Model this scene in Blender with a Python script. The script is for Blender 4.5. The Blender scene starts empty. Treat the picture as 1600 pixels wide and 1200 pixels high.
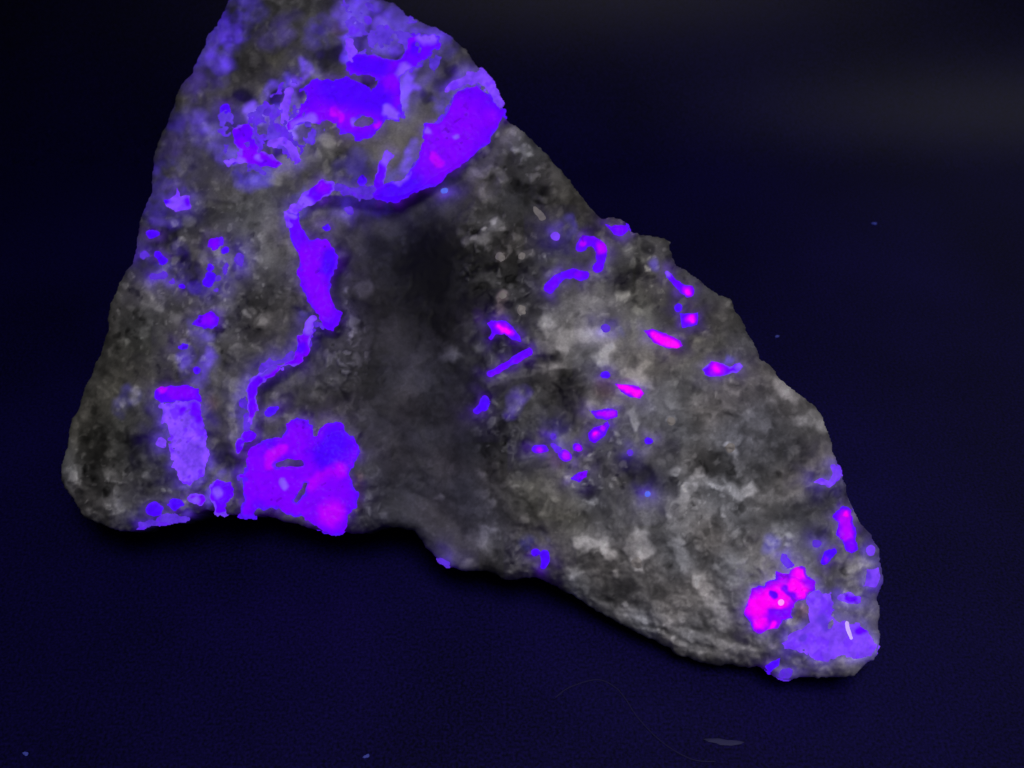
import bpy, math
import numpy as np
from mathutils import Vector

S = bpy.context.scene
COL = S.collection

# ------------------------------------------------------------------ camera
F = 1900.0                      # focal length in photo pixels (1600 wide)
DIST = 0.19
PITCH = math.radians(45)
TGT = np.array([0.0, 0.0, 0.0205])
FWD = np.array([0.0, math.cos(PITCH), -math.sin(PITCH)])
UP = np.array([0.0, math.sin(PITCH), math.cos(PITCH)])
RIGHT = np.array([1.0, 0.0, 0.0])
CAM = TGT - FWD * DIST
cd = bpy.data.cameras.new("camera")
cam = bpy.data.objects.new("camera", cd)
COL.objects.link(cam)
cam.location = CAM
cam.rotation_euler = (math.pi / 2 - PITCH, 0, 0)
cd.sensor_width = 36
cd.lens = F / 1600 * 36
cd.clip_start = 0.01
cd.clip_end = 20
cd.dof.use_dof = True
cd.dof.focus_distance = 0.175
cd.dof.aperture_fstop = 42
S.camera = cam

# ------------------------------------------------------------------ world, lamps, exposure
w = bpy.data.worlds.new("World")
S.world = w
w.use_nodes = True
w.node_tree.nodes["Background"].inputs[0].default_value = (0.62, 0.6, 0.85, 1)
w.node_tree.nodes["Background"].inputs[1].default_value = 0.012
S.view_settings.view_transform = 'Standard'
S.view_settings.look = 'None'
S.view_settings.exposure = 0
S.view_settings.gamma = 1


def lamp(name, kind, loc, target, energy, color, **kw):
    d = bpy.data.lights.new(name, kind)
    d.energy = energy
    d.color = color
    for k, v in kw.items():
        setattr(d, k, v)
    o = bpy.data.objects.new(name, d)
    COL.objects.link(o)
    o.location = loc
    o.rotation_euler = (Vector(target) - Vector(loc)).to_track_quat('-Z', 'Y').to_euler()
    return o


lamp("room_lamp", 'SPOT', (0.06, -0.19, 0.48), (0.020, -0.042, 0.0), 7.4, (1.0, 0.96, 0.99),
     spot_size=math.radians(36), spot_blend=1.0, shadow_soft_size=0.14)
lamp("added_band_spot", 'SPOT', (0.27, 0.26, 0.36), (0.155, 0.140, 0.018), 1.1, (0.97, 0.97, 1.0),  # added spot, only there to raise the grey band on the cloth's curve
     spot_size=math.radians(34), spot_blend=1.0, shadow_soft_size=0.11)

# ------------------------------------------------------------------ helpers


def srgb(c):
    c = np.asarray(c, dtype=float) / 255.0
    return np.where(c <= 0.04045, c / 12.92, ((c + 0.055) / 1.055) ** 2.4)


def sstep(a, b, x):
    t = np.clip((x - a) / (b - a), 0, 1)
    return t * t * (3 - 2 * t)


def _hash(ix, iy, seed):
    h = (ix.astype(np.int64) * 374761393 + iy.astype(np.int64) * 668265263 + seed * 1442695041) & 0xFFFFFFFF
    h = ((h ^ (h >> 13)) * 1274126177) & 0xFFFFFFFF
    h = ((h ^ (h >> 16)) * 2246822519) & 0xFFFFFFFF
    h = h ^ (h >> 15)
    return (h & 0xFFFF) / 65535.0


def vnoise(x, y, scale, seed):
    """value noise in -1..1"""
    x = x / scale + 1000.0
    y = y / scale + 1000.0
    ix = np.floor(x)
    iy = np.floor(y)
    fx = x - ix
    fy = y - iy
    fx = fx * fx * fx * (fx * (fx * 6 - 15) + 10)
    fy = fy * fy * fy * (fy * (fy * 6 - 15) + 10)
    a = _hash(ix, iy, seed)
    b = _hash(ix + 1, iy, seed)
    c = _hash(ix, iy + 1, seed)
    d = _hash(ix + 1, iy + 1, seed)
    return ((a * (1 - fx) + b * fx) * (1 - fy) + (c * (1 - fx) + d * fx) * fy) * 2 - 1


def rnoise(x, y, scale, seed, ang=0.6):
    c, s = math.cos(ang), math.sin(ang)
    return vnoise(c * x - s * y, s * x + c * y, scale, seed)


def fbm(x, y, scale, seed, octaves=4, gain=0.55):
    v = 0
    a = 1.0
    for k in range(octaves):
        v = v + a * rnoise(x, y, scale, seed + k * 17, 0.5 + k * 0.9)
        a *= gain
        scale *= 0.5
    return v


def facets(x, y, scale, seed, sharp=7.0):
    """chipped-stone relief: small tilted planes, one per Voronoi cell, blended where they meet"""
    qx = x / scale + 500
    qy = y / scale + 500
    ix = np.floor(qx)
    iy = np.floor(qy)
    wsum = np.full(x.shape, 1e-9)
    val = np.zeros(x.shape)
    for dx in (-1, 0, 1):
        for dy in (-1, 0, 1):
            cx = ix + dx
            cy = iy + dy
            px = cx + _hash(cx, cy, seed)
            py = cy + _hash(cx, cy, seed + 1)
            d = (qx - px) ** 2 + (qy - py) ** 2
            v = (_hash(cx, cy, seed + 2) - 0.5) + (qx - px) * (_hash(cx, cy, seed + 3) - 0.5) * 1.6 \
                + (qy - py) * (_hash(cx, cy, seed + 4) - 0.5) * 1.6
            k = np.exp(-sharp * d) * np.clip(2.2 - d, 0, 1) ** 2
            wsum += k
            val += k * v
    return val / wsum


def seg_dist(x, y, ax, ay, bx, by):
    dx, dy = bx - ax, by - ay
    L = dx * dx + dy * dy + 1e-9
    t = np.clip(((x - ax) * dx + (y - ay) * dy) / L, 0, 1)
    return np.hypot(x - (ax + t * dx), y - (ay + t * dy)), t


def poly_sdf(x, y, pts):
    """signed distance, positive inside"""
    d = np.full(x.shape, 1e9)
    ins = np.zeros(x.shape, dtype=bool)
    n = len(pts)
    for i in range(n):
        ax, ay = pts[i]
        bx, by = pts[(i + 1) % n]
        e, _ = seg_dist(x, y, ax, ay, bx, by)
        d = np.minimum(d, e)
        if ay != by:
            c = ((ay > y) != (by > y)) & (x < (bx - ax) * (y - ay) / (by - ay) + ax)
            ins ^= c
    return np.where(ins, d, -d)


def stroke_sdf(x, y, pts, r):
    if np.isscalar(r):
        r = [r] * len(pts)
    m = np.full(x.shape, -1e9)
    if len(pts) == 1:
        return r[0] - np.hypot(x - pts[0][0], y - pts[0][1])
    for i in range(len(pts) - 1):
        e, t = seg_dist(x, y, *pts[i], *pts[i + 1])
        m = np.maximum(m, r[i] + (r[i + 1] - r[i]) * t - e)
    return m


def ell_sdf(x, y, cx, cy, rx, ry, deg):
    a = math.radians(deg)
    c, s = math.cos(a), math.sin(a)
    u = (x - cx) * c + (y - cy) * s
    v = -(x - cx) * s + (y - cy) * c
    q = np.hypot(u / rx, v / ry)
    return (1 - q) * min(rx, ry)


def shape_sdf(x, y, shapes):
    m = np.full(x.shape, -1e9)
    for s in shapes:
        if s[0] == 'P':
            m = np.maximum(m, poly_sdf(x, y, s[1]))
        elif s[0] == 'S':
            m = np.maximum(m, stroke_sdf(x, y, s[1], s[2]))
        elif s[0] == 'E':
            m = np.maximum(m, ell_sdf(x, y, *s[1:]))
    return m


def P(*flat):
    return ('P', list(zip(flat[0::2], flat[1::2])))


def St(r, *flat):
    return ('S', list(zip(flat[0::2], flat[1::2])), r)


def E(cx, cy, rx, ry=None, deg=0):
    return ('E', cx, cy, rx, ry or rx, deg)


# ------------------------------------------------------------------ the rock's outline (survey units: 0.1 mm)
OUT = [(358, 0), (345, 30), (322, 60), (310, 85), (300, 110), (285, 130), (275, 150), (265, 175), (262, 190),
       (252, 205), (243, 225), (238, 260), (234, 300), (222, 330), (216, 350), (213, 375), (212, 400), (209, 415),
       (195, 425), (186, 440), (183, 455), (172, 475), (168, 500), (163, 530), (157, 560), (145, 575), (135, 600),
       (127, 620), (125, 635), (112, 655), (106, 680), (102, 710), (96, 730), (95, 750), (100, 765), (112, 778),
       (125, 795), (135, 808), (155, 818), (180, 828), (210, 828), (225, 820), (245, 817), (270, 815), (295, 810),
       (312, 800), (322, 793), (335, 800), (345, 805), (370, 806), (400, 808), (430, 810), (450, 815), (475, 822),
       (500, 830), (535, 833), (560, 833), (580, 830), (600, 826), (625, 825), (645, 832), (658, 845), (665, 858),
       (680, 870), (690, 880), (705, 888), (725, 893), (745, 892), (755, 893), (775, 900), (795, 908), (815, 906),
       (830, 903), (850, 910), (870, 918), (885, 928), (910, 942), (935, 955), (960, 970), (985, 985), (1010, 998),
       (1040, 1012), (1060, 1025), (1090, 1035), (1120, 1040), (1150, 1040), (1185, 1042), (1200, 1050), (1215, 1060),
       (1240, 1062), (1255, 1058), (1290, 1060), (1320, 1058), (1335, 1056), (1350, 1045), (1365, 1030), (1373, 1015),
       (1375, 1000), (1372, 975), (1374, 950), (1370, 935), (1380, 910), (1378, 890), (1372, 860), (1362, 840),
       (1350, 825), (1335, 800), (1325, 775), (1312, 735), (1305, 710), (1298, 680), (1290, 660), (1275, 635),
       (1250, 615), (1230, 600), (1212, 580), (1190, 560), (1180, 540), (1165, 515), (1155, 490), (1140, 467),
       (1120, 460), (1105, 450), (1080, 430), (1060, 415), (1050, 400), (1045, 380), (1030, 370), (1010, 365),
       (985, 360), (975, 345), (960, 340), (940, 345), (930, 335), (915, 315), (905, 300), (885, 275), (860, 250),
       (840, 225), (820, 205), (800, 195), (788, 185), (783, 165), (775, 145), (765, 125), (750, 110), (735, 85),
       (720, 68), (700, 55), (680, 45), (660, 35), (640, 25), (620, 10), (600, 0), (575, -18), (540, -38),
       (450, -55), (390, -45), (368, -25)]


def outline(x, y):
    return poly_sdf(x, y, OUT) + 2.6 * rnoise(x, y, 31, 3) + 1.8 * rnoise(x, y, 14, 4) + 1.1 * rnoise(x, y, 7, 5) + 0.6 * rnoise(x, y, 4, 6)


# high block on the left and top, whose edge drops into the dark hollow
BLOCK = [(300, -200), (900, -200), (800, 150), (789, 186), (762, 224), (705, 272), (655, 300), (605, 320), (560, 318),
         (520, 316), (482, 328), (470, 350), (490, 370), (525, 385), (534, 405), (518, 445), (534, 492), (522, 516),
         (498, 512), (480, 560), (440, 585), (405, 605), (404, 640), (396, 680), (378, 700), (372, 740), (378, 800),
         (330, 900), (0, 950), (0, 0)]


def surf(x, y, d=None):
    """relief of the face in metres, measured towards the viewer's side of the stone"""
    if d is None:
        d = outline(x, y)
    dp = np.maximum(d, 0)
    wx = x + 9 * rnoise(x, y, 60, 91)
    wy = y + 9 * rnoise(x, y, 60, 92)
    h = 0.0085 * (1 - np.exp(-dp / 90.0))
    r = 16.0
    q = np.clip(dp / r, 0, 1)
    h = h + 0.0016 * np.sqrt(np.maximum(1 - (1 - q) ** 2, 0))
    blk = poly_sdf(wx, wy, BLOCK)
    h = h + 0.0038 * sstep(-16, 10, blk)
    # hollow between the two halves of the stone
    h = h - 0.0042 * np.exp(-((wx - 655 - (wy - 560) * 0.10) / 85.0) ** 2) * sstep(290, 370, wy) * sstep(12, -16, blk) \
        * sstep(0, 60, dp)
    # ledge across the right half and the cut-back lower flank
    led = 735 + (wx - 1130) * 0.27
    h = h - 0.0006 * sstep(950, 1060, wx) * (sstep(led - 26, led - 2, wy) - sstep(led + 4, led + 34, wy))
    fl = 905 + (wx - 900) * 0.36
    h = h - 0.0021 * sstep(-40, 60, wy - fl) * sstep(840, 930, wx) * sstep(1240, 1150, wx)
    # round knob at the lower right end
    h = h + 0.0022 * np.exp(-((x - 1305) / 75.0) ** 2 - ((y - 1000) / 55.0) ** 2)
    edge = sstep(0, 22, dp)
    rough = 0.34 + 0.66 * sstep(50, 140, np.abs(x - 650 - (y - 560) * 0.10))
    h = h + edge * (0.0020 * facets(wx, wy, 120, 31) + rough * (0.00075 * facets(wx, wy, 46, 41) + 0.00022 * facets(wx, wy, 19, 51)))
    h = h + edge * rough * (0.00027 * fbm(wx, wy, 34, 61, 4, 0.55))
    h = h + 0.00004 * rnoise(x, y, 5, 71) * rough
    return h


PA, PB = 0.089, 0.466          # slope of the stone's face: z = z0 + PA*x + PB*y
PN = np.array([-PA, -PB, 1.0])


def face_points(px, py, h, extra=None):
    dx = (px - 800.0) / F
    dy = (600.0 - py) / F
    R = FWD[None, :] + dx[:, None] * RIGHT + dy[:, None] * UP
    t = np.dot(TGT - CAM, PN) / (R @ PN)
    L = np.linalg.norm(R, axis=1)
    t = t - h / L
    return CAM + R * t[:, None]


def ground_point(px, py, z=0.0):
    R = FWD + (px - 800.0) / F * RIGHT + (600.0 - py) / F * UP
    t = (z - CAM[2]) / R[2]
    return CAM + R * t


# ------------------------------------------------------------------ colour of the stone, with the hollow's shade put into the greys
GRID = np.array([
    [60, 60, 60, 62, 72, 66, 75, 75, 60, 60, 60, 60, 60, 60],
    [60, 60, 65, 66, 80, 68, 70, 84, 80, 60, 60, 60, 60, 60],
    [60, 60, 74, 70, 84, 88, 88, 80, 68, 60, 60, 60, 60, 60],
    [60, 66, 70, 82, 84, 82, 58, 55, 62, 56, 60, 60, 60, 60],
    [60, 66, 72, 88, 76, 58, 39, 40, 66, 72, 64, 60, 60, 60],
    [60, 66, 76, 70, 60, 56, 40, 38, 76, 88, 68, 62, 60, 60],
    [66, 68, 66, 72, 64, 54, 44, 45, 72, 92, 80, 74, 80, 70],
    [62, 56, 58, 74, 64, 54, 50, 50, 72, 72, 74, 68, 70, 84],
    [80, 70, 70, 70, 60, 60, 56, 60, 76, 74, 84, 80, 68, 66],
    [80, 80, 60, 60, 60, 60, 60, 62, 72, 80, 84, 96, 74, 80],
    [80, 80, 60, 60, 60, 60, 60, 62, 72, 82, 84, 82, 92, 100],
    [80, 80, 60, 60, 60, 60, 60, 62, 72, 90, 90, 90, 100, 100]], dtype=float)

MOT = [  # (radius, grey step, points...); mottle, plus dark strokes painting the hollow's shade
    (13, 14, 300, 315, 350, 312), (20, 12, 380, 345, 410, 370, 400, 400), (7, 26, 285, 370, 300, 395, 318, 408),
    (15, -26, 268, 365, 298, 420, 296, 445), (12, 28, 230, 470), (8, 34, 275, 495), (6, 24, 232, 500, 222, 522),
    (6, 16, 293, 485), (26, -18, 400, 450, 400, 510), (10, 14, 350, 460, 372, 452),
    (15, 18, 432, 275, 460, 247, 500, 225, 520, 235), (12, -34, 505, 95, 530, 85), (8, -46, 430, 157, 440, 148),
    (10, -26, 372, 150, 395, 156), (5, -30, 472, 150), (7, -30, 410, 218), (7, -36, 436, 238), (13, 18, 335, 205),
    (16, 12, 350, 285), (6, -18, 298, 260), (9, 24, 431, 280), (9, -36, 618, 84), (10, -34, 575, 127),
    (11, -20, 562, 66, 588, 22), (7, -34, 668, 152), (8, -18, 705, 115, 688, 132), (16, 10, 640, 190, 600, 240),
    (20, -24, 535, 250, 562, 272), (10, 10, 720, 90, 735, 125), (12, 14, 665, 125, 680, 110),
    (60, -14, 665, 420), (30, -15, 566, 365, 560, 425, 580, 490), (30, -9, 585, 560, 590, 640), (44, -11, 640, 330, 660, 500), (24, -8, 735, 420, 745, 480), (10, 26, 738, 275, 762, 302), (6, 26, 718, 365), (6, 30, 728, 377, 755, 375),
    (5, -22, 740, 362), (10, 18, 808, 375), (7, 34, 781, 402), (6, 34, 814, 400), (8, 18, 745, 430, 772, 440),
    (6, 40, 785, 462), (10, 26, 781, 485), (8, 40, 815, 484), (12, 24, 570, 450), (5, 30, 541, 455),
    (12, 22, 702, 552), (20, -18, 750, 468), (8, 16, 770, 345, 790, 350), (9, -14, 800, 290, 850, 300),
    (14, 26, 860, 490, 890, 480, 932, 480), (12, 30, 850, 502, 880, 530, 930, 527), (11, 24, 915, 520),
    (8, 24, 843, 541, 880, 547), (9, 44, 938, 562, 951, 545), (6, 28, 865, 577), (6, 30, 1000, 578, 1012, 566),
    (7, 32, 974, 580, 1012, 602), (8, 14, 975, 462, 958, 470), (7, 20, 1010, 486), (8, 26, 983, 397),
    (12, -20, 996, 428, 968, 442), (5, -26, 900, 490), (8, -30, 870, 556), (8, -26, 830, 572), (9, -30, 884, 590, 902, 588),
    (6, 26, 765, 602, 800, 587, 840, 577, 870, 571), (8, 20, 768, 562, 750, 537), (9, 20, 710, 556),
    (22, -28, 885, 612, 880, 650), (10, -14, 855, 628), (7, 22, 798, 643, 811, 620), (8, 22, 925, 630), (9, 20, 962, 630),
    (6, 28, 995, 668, 990, 645), (6, 36, 1048, 657), (5, 38, 965, 678), (19, -28, 985, 722, 1008, 750), (14, 14, 808, 757, 832, 766),
    (5, 22, 770, 785), (5, 16, 752, 743), (5, 26, 920, 718), (8, -20, 921, 770), (5, 16, 845, 800), (18, 14, 748, 842, 785, 838),
    (8, 42, 900, 850, 940, 849, 952, 866), (11, 36, 1000, 838, 1010, 860), (9, 38, 985, 853, 997, 882), (4, 34, 960, 896),
    (10, 22, 890, 900, 896, 932), (9, 22, 758, 828, 750, 850), (7, 24, 722, 884, 742, 888),
    (8, 46, 1216, 598, 1240, 620), (8, 22, 1205, 631), (8, 36, 1250, 656, 1275, 650, 1286, 666), (9, 26, 1290, 700, 1300, 722),
    (7, 22, 1148, 612), (17, -17, 1045, 703, 1090, 712, 1130, 735, 1180, 746, 1225, 752), (7, 46, 1138, 698, 1146, 706),
    (5, 20, 1152, 690), (9, 32, 1060, 790, 1080, 757, 1100, 751, 1130, 756), (8, 42, 1145, 763, 1160, 776, 1176, 764),
    (6, 20, 1045, 780, 1046, 800), (28, -14, 1230, 690), (14, -18, 1262, 792, 1210, 802), (12, 14, 1060, 835, 1080, 825),
    (10, 30, 1055, 850, 1075, 890, 1086, 906), (11, 36, 1090, 910, 1110, 935, 1130, 972), (7, 26, 1050, 966, 1087, 971),
    (6, 42, 1235, 835), (4, 30, 1232, 853), (7, 28, 1204, 850), (10, -18, 1285, 835), (8, 42, 1332, 884, 1352, 879),
    (10, 16, 1332, 902), (10, 26, 1236, 976), (15, 34, 1280, 1042, 1340, 1040), (8, 26, 1358, 1026, 1366, 1005),
    (6, 28, 1050, 986, 1100, 1002, 1180, 1022), (5, 24, 935, 962, 1000, 985, 1080, 1012, 1150, 1030), (7, -18, 965, 972, 1040, 992), (26, 13, 850, 515, 920, 525, 965, 560), (18, 13, 1060, 785, 1130, 805), (22, 10, 950, 862, 1000, 850), (14, 12, 1010, 930, 1080, 945), (6, -16, 1060, 1000, 1105, 1016), (10, 14, 1200, 1010),
    (9, 30, 895, 930, 940, 950, 990, 961, 1042, 972), (3, 48, 978, 945), (15, -14, 955, 925, 1045, 930),
    (5, 20, 1000, 985, 1050, 1000), (8, 26, 112, 690, 107, 740, 114, 762), (12, 26, 178, 788, 196, 806, 186, 816),
    (22, -16, 142, 690, 150, 740), (6, 36, 213, 610, 208, 626), (5, 36, 191, 632), (5, 36, 230, 745), (6, 20, 175, 550),
    (5, 22, 233, 562), (7, 26, 366, 600, 362, 660, 368, 702), (13, -24, 356, 722), (6, 22, 333, 693), (10, 14, 330, 570, 345, 590),
    (5, 22, 140, 800), (9, -16, 205, 690, 215, 730), (8, 16, 168, 745), (10, 16, 525, 600), (7, 22, 430, 620), (10, -20, 540, 610),
    (10, 26, 452, 813, 470, 812), (7, 20, 600, 810), (5, 24, 686, 780), (12, 12, 1180, 640), (10, 18, 1110, 660), (22, -12, 985, 440, 1010, 470), (20, -12, 1050, 480, 1075, 520, 1040, 500), (16, -10, 905, 330, 930, 350), (18, -8, 1110, 480, 1120, 520),
    (8, 14, 1085, 620), (12, -16, 1075, 610), (10, -16, 1150, 600), (11, -14, 935, 318), (9, 12, 880, 300), (10, 12, 790, 215),
    (8, 20, 812, 210), (9, -16, 800, 245), (12, 10, 700, 330), (8, 18, 612, 330), (14, -12, 1060, 540), (9, -22, 1180, 900),
    (7, 24, 875, 690), (12, 12, 860, 770), (10, -14, 830, 800), (12, 10, 905, 790), (10, -16, 800, 700)]

TINT = [  # radius, r, g, b multipliers, points
    (20, 1.04, 1.06, .78, 435, 98), (12, 1.25, .92, .82, 530, 45), (16, 1.22, .9, .86, 945, 605), (12, 1.25, .9, .84, 1255, 955),
    (12, 1.2, .9, .85, 330, 630), (95, .94, .91, 1.25, 610, 420, 640, 640, 690, 800), (60, 1.03, 1.03, .9, 930, 320, 1000, 430, 1080, 500),
    (60, 1.02, 1.04, .9, 150, 680, 200, 560), (50, 1.03, 1.03, .92, 1080, 560, 1000, 520), (9, 1.2, .95, .95, 785, 462, 780, 488),
    (8, 1.12, .96, .96, 782, 402), (70, 1.02, 1.02, .93, 640, 190, 500, 240), (40, 1.0, 1.03, .92, 880, 800, 820, 760),
    (60, 1.0, .99, 1.07, 1180, 660), (12, 1.18, .92, .98, 850, 680, 870, 720), (8, 1.3, .9, .95, 560, 745, 558, 790),
    (10, 1.2, .9, .9, 560, 300, 690, 300), (20, 1.0, 1.0, 1.12, 210, 618)]

WEAK = [  # faint fluorescence of the stone: radius, r, g, b, points
    (26, 62, 30, 160, 308, 80, 345, 58, 372, 15), (14, 92, 60, 220, 348, 68, 372, 52), (25, 45, 22, 105, 330, 112, 310, 135),
    (18, 52, 30, 140, 300, 190, 285, 190), (15, 66, 46, 140, 335, 205), (20, 38, 24, 80, 245, 285, 262, 250, 276, 225),
    (10, 72, 46, 160, 255, 290, 277, 296), (9, 105, 62, 235, 474, 103), (9, 82, 48, 205, 428, 132, 452, 124),
    (10, 86, 60, 205, 413, 182, 428, 170, 452, 162), (13, 112, 82, 225, 418, 190, 445, 212), (14, 72, 50, 185, 378, 277, 412, 276),
    (16, 62, 42, 145, 372, 222, 340, 228), (22, 98, 62, 225, 548, 22, 572, 8), (26, 78, 52, 178, 605, 58, 622, 28),
    (10, 104, 62, 240, 545, 60, 547, 92), (18, 50, 36, 110, 498, 62, 512, 40), (18, 45, 34, 90, 410, 60, 450, 40),
    (13, 92, 52, 200, 700, 140, 720, 130), (12, 115, 66, 240, 640, 118, 645, 132), (16, 45, 30, 110, 640, 45, 700, 70),
    (20, 46, 28, 120, 565, 250, 545, 275), (18, 45, 28, 115, 530, 300, 560, 318, 590, 325), (13, 56, 34, 150, 545, 322),
    (14, 40, 24, 95, 275, 385, 285, 420), (22, 40, 26, 90, 330, 420, 360, 400), (11, 60, 36, 150, 310, 448, 298, 450),
    (16, 40, 28, 95, 310, 530, 325, 570), (10, 82, 48, 190, 290, 552, 286, 578), (12, 34, 24, 80, 290, 590),
    (14, 48, 30, 130, 268, 440, 255, 420), (20, 30, 18, 70, 380, 730, 345, 740), (12, 66, 44, 150, 380, 640, 378, 670),
    (12, 55, 36, 140, 480, 500, 478, 520), (18, 36, 24, 90, 230, 800, 320, 775), (14, 44, 40, 110, 210, 618, 195, 632),
    (16, 46, 20, 80, 870, 705), (12, 60, 36, 130, 800, 640, 812, 622), (14, 26, 18, 100, 840, 852, 825, 845),
    (24, 26, 12, 70, 560, 330), (18, 40, 22, 70, 770, 515, 755, 505), (14, 40, 16, 70, 1075, 470), (12, 50, 44, 130, 1205, 848),
    (16, 48, 34, 110, 1225, 900), (14, 60, 40, 130, 1330, 950), (16, 36, 26, 80, 1250, 1030), (8, 60, 42, 140, 1020, 412),
    (8, 40, 40, 110, 965, 520), (10, 46, 36, 110, 885, 340, 890, 365), (14, 40, 24, 110, 440, 160, 400, 168), (30, 24, 16, 60, 300, 230, 260, 330),
    (14, 60, 40, 150, 465, 325, 472, 310),
    (34, 62, 40, 160, 320, 70, 365, 15), (20, 88, 60, 200, 350, 60, 340, 95), (22, 66, 44, 150, 300, 190, 330, 205), (16, 84, 66, 175, 330, 205, 350, 225),
    (13, 122, 90, 230, 395, 175, 425, 190, 450, 215), (10, 110, 78, 220, 455, 150, 470, 175, 455, 195), (9, 118, 70, 240, 475, 108, 462, 128),
    (9, 92, 62, 200, 430, 130, 418, 150), (18, 104, 74, 215, 540, 20, 560, 35), (16, 92, 66, 190, 600, 40, 615, 70, 590, 75),
    (14, 100, 60, 225, 655, 55, 690, 55), (14, 118, 74, 240, 640, 100, 635, 135, 630, 165), (16, 84, 52, 190, 705, 150, 690, 165),
    (10, 104, 66, 225, 648, 230, 636, 255), (18, 66, 40, 165, 620, 285, 640, 270), (12, 64, 44, 150, 490, 45, 505, 65),
    (22, 52, 34, 130, 260, 270, 245, 320), (12, 86, 60, 190, 372, 245, 352, 246), (14, 70, 52, 160, 395, 280),
    (10, 60, 44, 130, 270, 345, 240, 345), (16, 58, 42, 130, 320, 450, 340, 440), (12, 90, 62, 190, 322, 560, 310, 590),
    (12, 64, 46, 140, 300, 510, 325, 530), (12, 60, 44, 130, 345, 745, 330, 765), (9, 86, 62, 180, 330, 770, 320, 785), (8, 80, 54, 190, 1138, 562), (10, 56, 44, 120, 1360, 880)]


def grey_level(x, y):
    wx = x + 8 * rnoise(x, y, 28, 201) + 5 * rnoise(x, y, 11, 202)
    wy = y + 8 * rnoise(x, y, 28, 203) + 5 * rnoise(x, y, 11, 204)
    gx = np.clip((wx - 100) / 100, 0, 12.999)
    gy = np.clip(wy / 100, 0, 10.999)
    ix = gx.astype(int)
    iy = gy.astype(int)
    fx = gx - ix
    fy = gy - iy
    fx = fx * fx * (3 - 2 * fx)
    fy = fy * fy * (3 - 2 * fy)
    g = (GRID[iy, ix] * (1 - fx) + GRID[iy, ix + 1] * fx) * (1 - fy) + (GRID[iy + 1, ix] * (1 - fx) + GRID[iy + 1, ix + 1] * fx) * fy
    sx = x + 4 * rnoise(x, y, 14, 211) + 2 * rnoise(x, y, 6, 213)
    sy = y + 4 * rnoise(x, y, 14, 212) + 2 * rnoise(x, y, 6, 214)
    mot = np.zeros(x.shape)
    for m in MOT:
        r, a, f = m[0], m[1], m[2:]
        xs, ys = f[0::2], f[1::2]
        R = r * 1.7 + 10
        sel = (sx > min(xs) - R) & (sx < max(xs) + R) & (sy > min(ys) - R) & (sy < max(ys) + R)
        s = stroke_sdf(sx[sel], sy[sel], list(zip(xs, ys)), r)
        mot[sel] += a * sstep(-0.55 * r - 2, 0.5 * r, s)
    sp = np.zeros(x.shape)
    for cell, amp, sd in ((34, 27, 801), (20, 27, 821), (11, 20, 841)):
        qx, qy = sx / cell + 300, sy / cell + 300
        ix, iy = np.floor(qx), np.floor(qy)
        for dx in (-1, 0, 1):
            for dy in (-1, 0, 1):
                cx, cy = ix + dx, iy + dy
                ang = _hash(cx, cy, sd + 4) * 3.1416
                el = 0.55 + 0.45 * _hash(cx, cy, sd + 5)
                ux, uy = qx - cx - _hash(cx, cy, sd), qy - cy - _hash(cx, cy, sd + 1)
                dd = np.hypot(ux * np.cos(ang) + uy * np.sin(ang), (uy * np.cos(ang) - ux * np.sin(ang)) / el)
                pick = _hash(cx, cy, sd + 2)
                rad = 0.22 + 0.33 * _hash(cx, cy, sd + 3)
                val = np.where(pick > 0.70, 1.0, np.where(pick < 0.16, -0.7, 0.0)) * (0.5 + 0.7 * _hash(cx, cy, sd + 6))
                sp = sp + amp * val * sstep(rad, rad * 0.55, dd)
    dens = 0.35 + 0.65 * sstep(-0.2, 0.5, fbm(x, y, 120, 861, 2))
    calm = 0.55 + 0.45 * sstep(45, 130, np.abs(x - 655 - (y - 560) * 0.10))
    n = 9 * fbm(x, y, 42, 221, 3, 0.75) + 11 * sstep(0.1, 0.75, fbm(wx, wy, 24, 231, 3, 0.6)) - 7 * sstep(0.1, 0.8, fbm(wx, wy, 30, 236, 3, 0.6))
    n = n * calm + sp * dens * sstep(0.55, 0.95, calm)
    n = n + sp * 0.12
    grain = 2.4 * rnoise(x, y, 3.2, 241) + 2.6 * rnoise(x, y, 6.5, 242)
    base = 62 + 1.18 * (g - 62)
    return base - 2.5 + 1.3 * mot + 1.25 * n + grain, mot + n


def body_colour(x, y):
    g, rel = grey_level(x, y)
    g = np.clip(g, 14, 190) / 255.0
    lin = ((g + 0.055) / 1.055) ** 2.4
    c = np.stack([lin, lin, lin], axis=1)
    t = rnoise(x, y, 55, 251) * 0.045
    c[:, 0] *= 1.0 + t
    c[:, 1] *= 0.985
    c[:, 2] *= 1.02 - 1.5 * t
    for m in TINT:
        r, f = m[0], m[4:]
        s = stroke_sdf(x, y, list(zip(f[0::2], f[1::2])), r)
        k = sstep(-r * 0.7, r * 0.8, s)[:, None]
        c *= 1 + (np.array(m[1:4]) - 1) * k
    c = np.clip(c * 2.3, 0.008, 0.8)
    gl = np.zeros_like(c)
    n = 0.75 + 0.45 * fbm(x, y, 26, 261, 3, 0.7)
    n = np.clip(n, 0.05, 1.6)
    sx = x + 7 * rnoise(x, y, 18, 271)
    sy = y + 7 * rnoise(x, y, 18, 272)
    for m in WEAK:
        r, f = m[0], m[4:]
        s = stroke_sdf(sx, sy, list(zip(f[0::2], f[1::2])), r)
        k = sstep(-r * 0.75, r * 0.7, s) * n
        gl = np.maximum(gl, srgb(m[1:4])[None, :] * k[:, None])
    gl[:, 1] *= 0.6
    gl[:, 0] *= 0.8
    return c, gl, rel


# ------------------------------------------------------------------ materials


def new_mat(name):
    m = bpy.data.materials.new(name)
    m.use_nodes = True
    return m, m.node_tree, m.node_tree.nodes["Principled BSDF"]


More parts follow.
